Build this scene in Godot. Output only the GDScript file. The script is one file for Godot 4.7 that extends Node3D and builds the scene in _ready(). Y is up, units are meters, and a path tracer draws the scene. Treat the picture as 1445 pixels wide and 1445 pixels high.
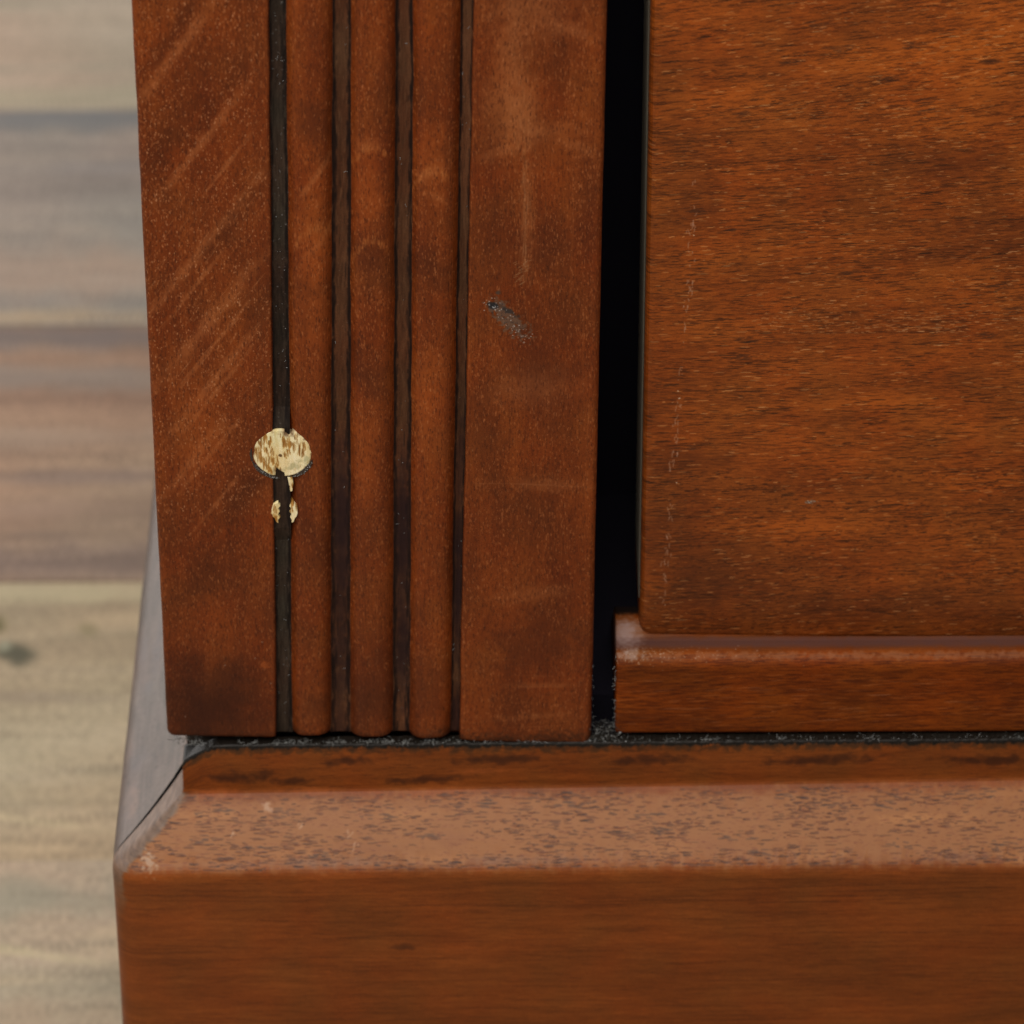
extends Node3D
# Close-up of the lower left front corner of an old wooden cabinet on a plank floor.
# All shapes are written in millimetres: x right, y up from the middle of the frame, z towards the camera; v3() turns them into metres above the floor.

const FLOOR_Y := -150.0
var rng := RandomNumberGenerator.new()
var wob := FastNoiseLite.new()
var mats := {}


func v3(x: float, y: float, z: float) -> Vector3:
	return Vector3(x, y - FLOOR_Y, z) * 0.001


func _ready() -> void:
	rng.seed = 7
	wob.seed = 11
	wob.frequency = 0.06
	stage()
	make_materials()
	var cabinet := Node3D.new()
	cabinet.name = "wooden_cabinet"
	add_child(cabinet)
	cabinet.set_meta("label", "old red brown wooden cabinet with reeded corner post and stepped plinth moulding")
	cabinet.set_meta("category", "cabinet")
	build_floor()
	build_base(cabinet)
	build_post(cabinet)
	build_front(cabinet)
	build_carcass(cabinet)
	build_dust()


# ------------------------------------------------------------------ camera and light

func stage() -> void:
	var cam := Camera3D.new()
	cam.name = "camera"
	cam.fov = 11.476
	cam.near = 0.05
	cam.far = 20.0
	var pitch := deg_to_rad(38.4)
	var yaw := 0.012
	var fw := Vector3(sin(yaw) * cos(pitch), -sin(pitch), -cos(yaw) * cos(pitch))
	cam.position = v3(-6.76, 446.61, 563.44)
	var at := CameraAttributesPhysical.new()
	at.frustum_focal_length = 119.4
	at.exposure_aperture = 23.0
	at.frustum_focus_distance = 0.703
	at.frustum_near = 0.05
	at.frustum_far = 20.0
	cam.attributes = at
	add_child(cam)
	cam.look_at_from_position(cam.position, cam.position + fw, Vector3.UP)
	cam.fov = 11.476

	var env := Environment.new()
	env.background_mode = Environment.BG_COLOR
	env.background_color = Color(0.57, 0.565, 0.56)
	env.background_energy_multiplier = 1.0
	env.tonemap_mode = Environment.TONE_MAPPER_LINEAR
	env.tonemap_exposure = 1.0
	env.sdfgi_enabled = true
	env.ssao_enabled = true
	env.ssil_enabled = true
	var we := WorldEnvironment.new()
	we.name = "environment"
	we.environment = env
	add_child(we)

	area("overhead_softbox", Vector3(-0.16, 0.70, 0.30), Vector3(-0.01, 0.14, 0), Vector2(0.55, 0.42), 0.50, Color(1.0, 0.965, 0.92))
	area("window_light", Vector3(-1.25, 0.76, -1.65), Vector3(-0.05, 0.12, 0), Vector2(1.5, 1.0), 2.3, Color(1.0, 0.985, 0.97))


func area(called: String, from: Vector3, to: Vector3, size: Vector2, energy: float, color: Color) -> void:
	var l := AreaLight3D.new()
	l.name = called
	l.area_size = size
	l.area_normalize_energy = true
	l.light_energy = energy
	l.light_color = color
	l.shadow_enabled = true
	l.area_range = 8.0
	l.area_attenuation = 2.0
	add_child(l)
	l.look_at_from_position(from, to, Vector3.UP)


# ------------------------------------------------------------------ painting of wood

class Canvas:
	var w: int
	var h: int
	var k: float      # pixels per millimetre
	var x0: float     # left edge, mm
	var y1: float     # top edge, mm (y points up)
	var r := PackedFloat32Array()
	var g := PackedFloat32Array()
	var b := PackedFloat32Array()
	var ht := PackedFloat32Array()
	var rn := RandomNumberGenerator.new()

	func _init(x0_: float, x1_: float, y0_: float, y1_: float, k_: float, sd: int) -> void:
		x0 = x0_
		y1 = y1_
		k = k_
		w = int(round((x1_ - x0_) * k))
		h = int(round((y1_ - y0_) * k))
		r.resize(w * h)
		g.resize(w * h)
		b.resize(w * h)
		ht.resize(w * h)
		ht.fill(0.6)
		rn.seed = sd

	func uv(x: float, y: float) -> Vector2:
		return Vector2((x - x0) * k / w, (y1 - y) * k / h)

	static func field(nw: int, nh: int, sx: float, sy: float, freq: float, sd: int, oct := 3) -> PackedByteArray:
		var n := FastNoiseLite.new()
		n.noise_type = FastNoiseLite.TYPE_SIMPLEX_SMOOTH
		n.seed = sd
		n.frequency = freq
		n.fractal_octaves = oct
		var im := n.get_image(maxi(4, int(ceil(nw / sx))), maxi(4, int(ceil(nh / sy))), false, false, true)
		im.convert(Image.FORMAT_L8)
		im.resize(nw, nh, Image.INTERPOLATE_CUBIC)
		return im.get_data()

	# cols: dark to light. along: grain runs along y when vertical.
	func wood(cols: Array, vertical: bool, sd: int, wa: float, wb: float, wc: float, warp: float, tilt: float, mid := 0.5, band := 0.045) -> void:
		var na := h if vertical else w
		var nc := w if vertical else h
		var fa := field(na, nc, 6.0, 2.0, 0.006 * 3.0, sd, 3)
		var fb := field(na, nc + 240, 14.0, 1.0, band, sd + 1, 3)
		var fc := field(na, nc, 9.0, 1.0, 0.30, sd + 2, 2)
		var fw := field(na, nc, 4.0, 4.0, 0.02, sd + 3, 2)
		var fr := field(w, h, 4.0, 4.0, 0.03, sd + 4, 2)
		var lr := PackedFloat32Array()
		var lg := PackedFloat32Array()
		var lb := PackedFloat32Array()
		for i in 512:
			var t := i / 511.0 * (cols.size() - 1)
			var j := mini(int(t), cols.size() - 2)
			var c: Color = cols[j].lerp(cols[j + 1], t - j)
			lr.append(c.r)
			lg.append(c.g)
			lb.append(c.b)
		var sa := wa / 255.0
		var sb := wb / 255.0
		var sc := wc / 255.0
		var base := mid - 0.5 * (wa + wb + wc)
		var ww := warp / 255.0
		var hh := h
		var wid := w
		for y in hh:
			for x in wid:
				var u := y if vertical else x
				var v := x if vertical else y
				var i := v * na + u
				var vv := clampi(v + 120 + int(fw[i] * ww - warp * 0.5 + u * tilt), 0, nc + 239)
				var t := base + fa[i] * sa + fb[vv * na + u] * sb + fc[i] * sc
				var li := clampi(int(t * 511.0), 0, 511)
				var o := y * wid + x
				var hue := (fr[o] - 128) * 0.00013
				var grit := 1.0 + (rn.randf() - 0.5) * 0.16
				r[o] = (lr[li] + hue) * grit
				g[o] = (lg[li] - hue * 0.25) * grit
				b[o] = (lb[li] - hue * 0.45) * grit
				ht[o] = 0.5 + (fc[i] - 128) * 0.0007

	# one soft short line: centre in mm, length and width in mm, angle in radians
	func stroke(cx: float, cy: float, ln: float, an: float, wd: float, c: Color, al: float, dh := 0.0) -> void:
		var px := (cx - x0) * k
		var py := (y1 - cy) * k
		var n := maxi(2, int(ln * k))
		var dx := cos(an)
		var dy := -sin(an)
		var hw := maxf(wd * k * 0.5, 0.5)
		var q := int(ceil(hw))
		for s in n:
			var t := s / (n - 1.0) * 2.0 - 1.0
			var fade := (1.0 - t * t * t * t) * al
			var lx := px + dx * (s - n * 0.5)
			var ly := py + dy * (s - n * 0.5)
			for e in range(-q, q + 1):
				var a := fade * clampf(hw + 0.5 - absf(e), 0.0, 1.0)
				if a <= 0.0:
					continue
				var ix := int(lx - dy * e)
				var iy := int(ly + dx * e)
				if ix < 0 or iy < 0 or ix >= w or iy >= h:
					continue
				var o := iy * w + ix
				r[o] += (c.r - r[o]) * a
				g[o] += (c.g - g[o]) * a
				b[o] += (c.b - b[o]) * a
				ht[o] += dh * a

	# a soft patch with a ragged edge
	func blob(cx: float, cy: float, rx: float, ry: float, an: float, c: Color, al: float, rag := 0.5, soft := 0.5, sd := 1, dh := 0.0, nf := 0.9) -> void:
		var n := FastNoiseLite.new()
		n.seed = sd
		n.frequency = nf / k
		n.fractal_octaves = 3
		var px := (cx - x0) * k
		var py := (y1 - cy) * k
		var reach := maxf(rx, ry) * k * 1.3
		var ca := cos(an)
		var sn := sin(an)
		for iy in range(maxi(0, int(py - reach)), mini(h, int(py + reach))):
			for ix in range(maxi(0, int(px - reach)), mini(w, int(px + reach))):
				var dx := (ix - px) / k
				var dy := -(iy - py) / k
				var u := (dx * ca + dy * sn) / rx
				var v := (-dx * sn + dy * ca) / ry
				var d := u * u + v * v
				if d > 1.6:
					continue
				d = sqrt(d) + n.get_noise_2d(ix, iy) * rag
				var a := clampf((1.0 - d) / soft, 0.0, 1.0)
				a = a * a * (3.0 - 2.0 * a) * al
				if a > 0.0:
					var o := iy * w + ix
					r[o] += (c.r - r[o]) * a
					g[o] += (c.g - g[o]) * a
					b[o] += (c.b - b[o]) * a
					ht[o] += dh * a

	# many pores or flecks inside a box
	func flecks(n: int, xa: float, xb: float, ya: float, yb: float, l0: float, l1: float, wd: float, an: float, sp: float, c: Color, c2: Color, al: float, dh: float, clump := 0.0, sd := 5) -> void:
		var nz := FastNoiseLite.new()
		nz.seed = sd
		nz.frequency = 0.12
		var along_x := absf(cos(an)) > 0.7
		for i in n:
			var x := rn.randf_range(xa, xb)
			var y := rn.randf_range(ya, yb)
			if clump > 0.0:
				var q := nz.get_noise_2d(x * (0.4 if along_x else 1.6), y * (1.6 if along_x else 0.4)) * 1.6 + 0.5
				if rn.randf() > lerpf(1.0, q, clump):
					continue
			stroke(x, y, rn.randf_range(l0, l1), an + rn.randf_range(-sp, sp), wd * rn.randf_range(0.7, 1.3), c.lerp(c2, rn.randf()), al * rn.randf_range(0.45, 1.0), dh)

	func color_map(gain := 1.0) -> ImageTexture:
		var d := PackedByteArray()
		d.resize(w * h * 3)
		for i in w * h:
			d[i * 3] = clampi(int(r[i] * gain * 255.0), 0, 255)
			d[i * 3 + 1] = clampi(int(g[i] * gain * 255.0), 0, 255)
			d[i * 3 + 2] = clampi(int(b[i] * gain * 255.0), 0, 255)
		return ImageTexture.create_from_image(Image.create_from_data(w, h, false, Image.FORMAT_RGB8, d))

	func height_map() -> ImageTexture:
		var d := PackedByteArray()
		d.resize(w * h)
		for i in w * h:
			d[i] = clampi(int(ht[i] * 255.0), 0, 255)
		return ImageTexture.create_from_image(Image.create_from_data(w, h, false, Image.FORMAT_L8, d))


func c8(r: int, g: int, b: int) -> Color:
	return Color(r / 255.0, g / 255.0, b / 255.0)


func wood_material(called: String, cv: Canvas, rough: float, relief: float, spec := 0.5, gain := 1.0) -> StandardMaterial3D:
	var m := StandardMaterial3D.new()
	m.resource_name = called
	m.albedo_texture = cv.color_map(gain)
	m.roughness = rough
	m.metallic_specular = spec
	m.heightmap_enabled = true
	m.heightmap_texture = cv.height_map()
	m.heightmap_scale = relief
	mats[called] = m
	return m


func plain(called: String, c: Color, rough: float, spec := 0.5) -> StandardMaterial3D:
	var m := StandardMaterial3D.new()
	m.resource_name = called
	m.albedo_color = c
	m.roughness = rough
	m.metallic_specular = spec
	mats[called] = m
	return m


var post_cv: Canvas
var panel_cv: Canvas
var rail_cv: Canvas
var base_cv: Canvas
var side_cv: Canvas
var groove_cv: Canvas


func make_materials() -> void:
	paint_post()
	paint_panel()
	paint_rail()
	paint_base()
	paint_side()
	paint_groove()
	paint_plug()
	plain("dark_edge", c8(128, 126, 112), 0.6)
	plain("carcass", c8(38, 36, 46), 0.9, 0.1)
	plain("gap_shade", c8(46, 38, 33), 0.22)  # dark gloss standing in for the shaded gap round the plug
	plain("lint", c8(136, 138, 138), 0.9, 0.2)
	plain("grit", c8(52, 50, 46), 0.9, 0.2)
	plain("subfloor", c8(30, 24, 18), 0.9)


func paint_post() -> void:
	var cv := Canvas.new(-56.0, 16.0, -46.0, 94.0, 10.0, 21)
	cv.wood([c8(64, 27, 9), c8(94, 40, 13), c8(118, 53, 17), c8(140, 68, 23), c8(156, 84, 33)], true, 100, 0.34, 0.16, 0.2, 30.0, 0.02, 0.5, 0.04)
	var pale := c8(158, 98, 62)
	# slanting paler bands across the left face, where the figure of the wood runs up to the right
	for s in [[-41.5, 21.0, 15.0, 0.55], [-42.0, 11.0, 13.0, 0.6], [-41.5, 29.0, 16.0, 0.5], [-38.0, 60.0, 10.0, 0.5], [-41.0, 3.0, 10.0, 0.5], [-43.0, 40.0, 13.0, 0.5], [-44.0, 78.0, 18.0, 1.4], [-41.5, 63.0, 17.0, 1.0], [-42.0, 46.0, 20.0, 1.3], [-42.0, 33.0, 22.0, 1.7], [-41.0, 24.0, 20.0, 1.1], [-44.5, 10.0, 13.0, 1.2], [-26.0, 58.0, 8.0, 0.8], [-26.0, 47.0, 7.0, 0.9]]:
		cv.blob(s[0], s[1], s[2], s[3], 0.97, c8(172, 102, 58), 0.5, 0.4, 0.9, int(s[1]) + 90, 0.0, 0.25)
	for s in [[-47.0, 62.0, 14.0, 2.6], [-45.0, 80.0, 13.0, 1.8], [-38.0, 50.0, 13.0, 2.2], [-37.0, 5.0, 16.0, 3.0], [-45.0, -12.0, 16.0, 4.0], [-39.0, 70.0, 9.0, 1.6]]:
		cv.blob(s[0], s[1], s[2], s[3], 1.0, c8(62, 26, 9), 0.36, 0.45, 1.0, int(s[1]) + 190, 0.0, 0.3)
	# warm glowing patches on the reeds, paler waves on the right face
	for s in [[-27.5, 45.0, 4.0, 13.0], [-27.0, 33.0, 3.0, 9.0], [-19.5, 55.0, 3.5, 12.0], [-20.5, 8.0, 3.0, 12.0], [-11.0, 60.0, 4.0, 10.0], [-11.5, 20.0, 3.0, 16.0], [-43.0, 14.0, 5.0, 12.0]]:
		cv.blob(s[0], s[1], s[2], s[3], 0.0, c8(172, 84, 30), 0.42, 0.35, 1.0, int(s[1]) + 290, 0.0, 0.2)
	for s in [[-19.0, 44.0, 4.5, 9.0], [-11.0, 43.0, 4.0, 7.5], [5.0, 47.0, 8.0, 7.0], [-26.5, 66.0, 4.0, 8.0], [-20.0, 24.0, 4.0, 9.0], [-27.5, -6.0, 3.5, 14.0]]:
		cv.blob(s[0], s[1], s[2], s[3], 0.3, c8(70, 30, 13), 0.46, 0.35, 1.0, int(s[1]) + 390, 0.0, 0.25)
	for s in [[2.0, 84.0, 10.0, 9.0, 0.0], [-1.0, 70.0, 5.0, 12.0, 0.0], [3.0, 22.0, 9.0, 5.0, 0.1], [4.0, 64.5, 9.5, 2.6, 0.12], [8.0, 80.5, 5.5, 2.0, -0.4], [0.0, 77.0, 3.0, 9.0, 0.0], [1.5, 68.0, 4.0, 8.0, 0.0], [-1.0, 61.5, 6.0, 1.7, 0.35], [9.0, 62.0, 5.0, 1.6, -0.5], [2.0, 50.0, 1.6, 14.0, 0.0], [5.0, 5.0, 9.0, 2.2, -0.06], [3.0, -15.0, 9.0, 2.2, 0.2], [-19.5, 62.5, 3.4, 1.8, 0.2], [-11.0, 58.0, 3.6, 1.6, 0.5], [-10.0, 54.0, 3.3, 1.0, -0.7], [3.0, -38.0, 9.0, 1.0, 0.05], [4.0, -32.0, 9.0, 0.9, 0.0]]:
		cv.blob(s[0], s[1], s[2], s[3], s[4], c8(176, 108, 64), 0.3 if s[2] * s[3] < 30.0 else 0.42, 0.3, 1.0, int(s[1] * 3) + 900, 0.0, 0.4)
	# a faint edge line right across the lower part of the right face
	for i in 60:
		cv.stroke(-5.0 + i * 0.28, 5.1 - 0.00028 * i * i + rng.randf() * 0.1, 0.5, -0.03, 0.16, pale, 0.35)
	# fine upright flecks all over
	cv.flecks(34000, -56, 16, -46, 94, 0.35, 1.2, 0.12, PI / 2, 0.08, c8(74, 30, 10), c8(54, 21, 7), 0.5, -0.15)
	cv.flecks(34000, -56, 16, -46, 94, 0.3, 1.0, 0.12, PI / 2, 0.1, c8(168, 92, 46), c8(200, 130, 84), 0.52, 0.08, 0.55, 31)
	cv.flecks(4200, -54, -33, 0, 94, 0.25, 0.7, 0.13, PI / 2, 0.2, c8(200, 130, 86), c8(220, 166, 128), 0.7, 0.1, 0.6, 33)
	for i in 420:
		cv.stroke(1.9 + rng.randfn() * 1.3, 62.0 + rng.randfn() * 15.0, rng.randf_range(0.8, 4.0), PI / 2 + rng.randfn() * 0.03, 0.13, c8(170, 114, 70), rng.randf_range(0.05, 0.17), 0.02)
	for i in 90:
		cv.stroke(1.75 + rng.randfn() * 0.22, rng.randf_range(40, 60), rng.randf_range(1.0, 3.0), PI / 2, 0.13, c8(180, 130, 92), 0.14)
	cv.flecks(160, -52, -33, 20, 60, 1.2, 3.5, 0.10, 1.0, 0.12, c8(172, 110, 70), c8(190, 136, 100), 0.35, 0.0)
	for i in 700:
		cv.stroke(rng.randf_range(-55, 15), rng.randf_range(-46, 94), rng.randf_range(5, 18), PI / 2 + rng.randfn() * 0.015, 0.13, c8(66, 27, 9) if rng.randf() < 0.55 else c8(170, 96, 48), rng.randf_range(0.06, 0.2), -0.03)
	# curved pale bands across the reeds
	for b in [[-11.0, 58.5, 1.0], [-19.3, 62.0, 0.8], [-19.3, 47.0, 1.0], [-27.0, 49.0, 0.8]]:
		for i in 90:
			var q := rng.randf_range(-1, 1)
			cv.stroke(b[0] + q * 2.6, b[1] - q * q * 3.0 * b[2] + q * 1.2 + rng.randfn() * 0.5, rng.randf_range(0.5, 1.6), PI / 2, 0.16, c8(190, 116, 60), 0.2)
	# grey scuff where the finish is knocked off
	cv.blob(-2.1, 36.0, 1.5, 1.3, 0.0, c8(96, 80, 70), 0.55, 0.9, 0.5, 41, -0.2)
	cv.blob(-0.4, 33.6, 4.4, 1.7, -0.9, c8(104, 88, 78), 0.7, 0.9, 0.5, 42, -0.2)
	cv.blob(-2.6, 36.1, 1.3, 0.7, -0.1, c8(34, 36, 42), 0.95, 0.5, 0.5, 43, -0.35)
	cv.blob(-0.3, 35.0, 1.6, 0.5, -0.6, c8(50, 46, 46), 0.85, 0.6, 0.5, 44, -0.3)
	cv.blob(-1.9, 38.3, 0.4, 0.5, 0.0, c8(70, 62, 58), 0.8, 0.5, 0.5, 45, -0.2)
	for i in 460:
		var t := rng.randf()
		cv.stroke(lerpf(-3.2, 2.1, t) + rng.randfn() * 0.5, lerpf(36.8, 30.4, t) + rng.randfn() * 0.7, rng.randf_range(0.1, 0.45), -0.5 + rng.randfn() * 0.5, 0.13, c8(206, 204, 204) if rng.randf() < 0.4 else c8(52, 46, 46), 0.8, 0.15)
	for i in 26:
		cv.stroke(1.2 + rng.randfn() * 0.45, 39.6 + i * 0.16, 0.8, 0.45, 0.09, c8(168, 132, 98), 0.5)
	# dirt and stain along the bottom and lower left, lamp falloff towards the foot painted in, pale scratches low down on the right
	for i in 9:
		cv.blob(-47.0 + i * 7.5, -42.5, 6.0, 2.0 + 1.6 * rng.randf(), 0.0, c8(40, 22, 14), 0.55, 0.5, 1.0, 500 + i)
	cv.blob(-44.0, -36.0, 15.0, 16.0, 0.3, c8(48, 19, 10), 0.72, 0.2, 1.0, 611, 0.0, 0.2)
	cv.blob(-20.0, -34.0, 14.0, 12.0, 0.0, c8(66, 30, 15), 0.45, 0.4, 1.0, 612, 0.0, 0.2)  # broad dark patches paint in the light fading towards the foot
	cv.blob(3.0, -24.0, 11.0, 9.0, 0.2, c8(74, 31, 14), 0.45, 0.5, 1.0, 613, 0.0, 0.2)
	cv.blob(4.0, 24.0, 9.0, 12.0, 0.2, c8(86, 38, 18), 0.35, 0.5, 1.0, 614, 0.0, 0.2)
	for i in 14:
		cv.stroke(rng.randf_range(-4, 9), rng.randf_range(-41, -27), rng.randf_range(2, 8), 0.03, 0.12, pale, 0.22)
	for p in [[-37.0, -26.5], [-36.0, -23.5], [-41.5, -27.8], [-34.9, -31.3], [-47.5, -37.5]]:
		cv.stroke(p[0], p[1], 0.35, rng.randf() * 3.0, 0.2, c8(190, 180, 172), 0.85)
	cv.blob(-35.6, -27.9, 0.9, 0.8, -0.4, c8(170, 86, 36), 0.6, 0.7, 0.6, 71)
	for i in 24:
		cv.stroke(-48.2 + i * 0.16, -37.3 - 0.007 * (i - 8) * (i - 8), 0.25, 0.0, 0.1, c8(150, 112, 92), 0.4)
	post_cv = cv
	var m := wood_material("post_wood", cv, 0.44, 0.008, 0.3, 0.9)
	m.clearcoat_enabled = false


func paint_panel() -> void:
	var cv := Canvas.new(16.0, 82.0, -32.0, 90.0, 10.0, 22)
	cv.wood([c8(66, 31, 10), c8(98, 46, 14), c8(122, 59, 18), c8(142, 72, 23), c8(160, 87, 31)], false, 200, 0.36, 0.16, 0.16, 10.0, 0.05, 0.53, 0.09)
	for s in [[64.0, 70.0, 20.0, 13.0], [70.0, 84.0, 16.0, 8.0], [45.0, 71.0, 16.0, 5.0], [62.0, 73.0, 12.0, 8.0], [30.0, 66.0, 9.0, 4.0], [58.0, 84.0, 16.0, 3.0], [40.0, -8.0, 16.0, 3.0], [50.0, 14.0, 22.0, 2.5], [66.0, 0.0, 12.0, 2.5]]:
		cv.blob(s[0], s[1], s[2], s[3], 0.06, c8(172, 88, 26), 0.42, 0.4, 1.0, int(s[0]) + 7, 0.0, 0.12)
	for s in [[36.0, -24.0, 26.0, 12.0], [66.0, -26.0, 26.0, 9.0], [24.0, -12.0, 10.0, 26.0], [70.0, 44.0, 22.0, 9.0], [30.0, -14.0, 10.0, 7.0], [28.0, -20.0, 12.0, 5.0], [60.0, -22.0, 26.0, 5.0], [26.0, 4.0, 8.0, 4.0], [60.0, 54.0, 16.0, 5.0], [60.0, 40.0, 20.0, 3.0], [25.0, 50.0, 6.0, 10.0]]:
		cv.blob(s[0], s[1], s[2], s[3], 0.08, c8(70, 32, 12), 0.46, 0.4, 1.0, int(s[0] + s[1]) + 77, 0.0, 0.12)  # darker figure; the broad low ones paint in the light fading downwards
	# long dark grain lines that bend gently
	for n in 210:
		var y := rng.randf_range(-30, 90)
		var x := rng.randf_range(10, 72)
		var ln := rng.randf_range(6, 26)
		var al := rng.randf_range(0.10, 0.42)
		var sl := lerpf(0.0, 0.16, clampf((y - 10) / 80.0, 0, 1)) + rng.randfn() * 0.02
		var ph := rng.randf() * 6.0
		for i in int(ln / 0.8):
			var yy := y + sl * i * 0.8 + 0.25 * sin(ph + i * 0.13)
			if rng.randf() < 0.8:
				cv.stroke(x + i * 0.8, yy, 1.2, sl + 0.03 * cos(ph + i * 0.13), rng.randf_range(0.08, 0.15), c8(50, 22, 7), al * rng.randf_range(0.5, 1.0), -0.08)
	for n in 34:
		var y := rng.randf_range(-30, 92)
		var x := rng.randf_range(14, 50)
		var ln := rng.randf_range(25, 60)
		var sl := lerpf(0.01, 0.14, clampf((y - 10) / 80.0, 0, 1))
		var ph := rng.randf() * 6.0
		var am := rng.randf_range(0.3, 0.9)
		for i in int(ln / 0.7):
			var yy := y + sl * i * 0.7 + am * sin(ph + i * 0.06)
			var here := 0.5 + 0.5 * wob.get_noise_2d(i * 1.4, n * 30.0)
			cv.stroke(x + i * 0.7, yy + rng.randfn() * 0.05, 1.3, sl + 0.08 * am * cos(ph + i * 0.06), 0.15, c8(44, 20, 7), 0.6 * here, -0.1)
	# open pores: dark dashes, and dashes whose filler has gone pale
	for z in [[60.0, 90.0, 0.12], [30.0, 60.0, 0.06], [0.0, 30.0, 0.02], [-32.0, 0.0, 0.05]]:
		cv.flecks(7500, 16, 82, z[0], z[1], 0.6, 2.4, 0.12, z[2], 0.05, c8(74, 33, 10), c8(54, 24, 8), 0.5, -0.2, 0.5, 60)
		cv.flecks(2000, 16, 82, z[0], z[1], 0.8, 3.2, 0.13, z[2], 0.05, c8(48, 24, 10), c8(36, 18, 9), 0.75, -0.3, 0.9, 61)
		cv.flecks(5000, 16, 82, z[0], z[1], 0.6, 2.2, 0.11, z[2], 0.05, c8(160, 84, 26), c8(176, 98, 38), 0.3, 0.05, 0.4, 62)
		cv.flecks(560, 16, 82, z[0], z[1], 0.5, 2.0, 0.13, z[2], 0.05, c8(190, 132, 78), c8(206, 158, 112), 0.6, 0.0, 0.6, 63)
		if z[1] > 24.0:
			cv.flecks(620, 34, 82, maxf(z[0], 26.0), z[1], 0.4, 1.3, 0.13, z[2], 0.05, c8(180, 134, 92), c8(196, 150, 112), 0.45, 0.0, 0.5, 65)
	# stippled short pores low down
	cv.flecks(2600, 22, 82, -28, 2, 0.35, 1.1, 0.22, 0.12, 0.18, c8(62, 28, 10), c8(48, 22, 8), 0.6, -0.2, 0.9, 67)
	# smoky dark flecks
	for s in [[41.0, 77.0, 2.6], [44.5, 73.2, 3.2], [53.5, 73.4, 2.6], [37.0, 71.3, 2.2], [57.0, 63.5, 4.0], [55.0, 65.0, 3.0], [31.0, 63.0, 3.0], [64.0, 71.0, 2.0], [46.0, 36.5, 2.2], [70.0, 30.0, 3.2], [67.5, 34.0, 2.0], [30.0, 44.0, 1.4], [25.5, 47.0, 1.6], [24.8, 6.3, 2.4], [33.0, 25.0, 2.2], [31.0, 22.0, 2.4], [66.0, 25.6, 2.6], [50.0, 68.4, 2.0]]:
		for i in 12:
			cv.stroke(s[0] + rng.randfn() * s[2] * 0.4, s[1] + rng.randfn() * 0.35, rng.randf_range(0.8, 2.4), 0.12, 0.16, c8(48, 28, 20), 0.42, -0.1)
	# upright line of scuffs near the left edge
	for i in 170:
		var t := rng.randf()
		var xx := lerpf(25.2, 21.9, t) + rng.randfn() * 0.28
		var yy := lerpf(52.0, -22.0, t)
		if wob.get_noise_2d(yy * 4.0, 5.0) > -0.05:
			cv.stroke(xx, yy, rng.randf_range(0.3, 1.6), PI / 2 + rng.randfn() * 0.2, 0.16, c8(164, 128, 112), 0.5)
	for p in [[23.6, 15.0, 0.6], [23.4, 16.3, 0.4], [22.3, -22.5, 0.35], [23.5, 0.0, 0.4], [25.0, 43.0, 0.4]]:
		cv.stroke(p[0], p[1], p[2], 0.4, 0.2, c8(206, 186, 166), 0.8)
	for i in 34:
		cv.stroke(42.6 + rng.randfn() * 0.4, -3.9 - rng.randfn() * 0.14 + 0.2 * rng.randf(), 0.5, -0.5, 0.12, c8(186, 172, 160).lerp(c8(60, 50, 44), rng.randf()), 0.7)
	for i in 300:
		cv.stroke(rng.randf_range(18, 26), rng.randf_range(-28, 60), rng.randf_range(0.3, 1.4), PI / 2 + rng.randfn() * 0.5, 0.08, c8(140, 96, 78), 0.16)
	panel_cv = cv
	wood_material("panel_wood", cv, 0.43, 0.010, 0.33, 1.06)


func paint_rail() -> void:
	var cv := Canvas.new(12.0, 82.0, -44.0, -14.0, 10.0, 23)
	# y below -28 is the front of the rail, above it the ledge on top, unrolled
	cv.wood([c8(72, 30, 5), c8(102, 45, 8), c8(128, 60, 12), c8(150, 76, 20)], false, 300, 0.34, 0.22, 0.2, 12.0, 0.0, 0.45, 0.05)
	cv.flecks(2600, 12, 82, -44, -28, 0.8, 4.0, 0.11, 0.02, 0.04, c8(54, 18, 6), c8(44, 14, 4), 0.5, -0.1)
	cv.flecks(200, 12, 82, -41, -31, 1.0, 5.0, 0.10, 0.05, 0.05, c8(176, 110, 70), c8(196, 140, 112), 0.4, 0.0, 0.6, 8)
	for i in 10:
		cv.blob(16 + i * 7.0, -25.5, 8.0, 2.6, 0.0, c8(84, 58, 56), 0.8, 0.12, 0.8, 800 + i, 0.0, 0.5)  # mauve grey paints the sheen of the ledge into its colour
	for i in 12:
		cv.blob(16 + i * 5.6 + rng.randf() * 2.0, -28.2, 4.0, 0.8, 0.0, c8(136, 90, 66), 0.5, 0.6, 0.8, 830 + i, 0.0, 0.8)
	cv.blob(17.5, -27.8, 2.5, 1.5, 0.0, c8(146, 128, 122), 0.6, 0.7, 0.8, 860)
	for i in 260:
		cv.stroke(15.0 + absf(rng.randfn()) * 9.0, -28.0 + rng.randfn() * 0.7, rng.randf_range(0.1, 0.5), rng.randf() * 3.0, 0.12, c8(190, 174, 162), 0.5)
	cv.blob(16.5, -23.0, 4.0, 6.0, 0.0, c8(158, 134, 130), 0.85, 0.2, 0.9, 861)  # left end painted paler to offset the shadow it lies in
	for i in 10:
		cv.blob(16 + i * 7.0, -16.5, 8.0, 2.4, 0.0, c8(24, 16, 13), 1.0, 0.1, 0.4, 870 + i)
	rail_cv = cv
	wood_material("rail_wood", cv, 0.58, 0.006, 0.24)


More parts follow.
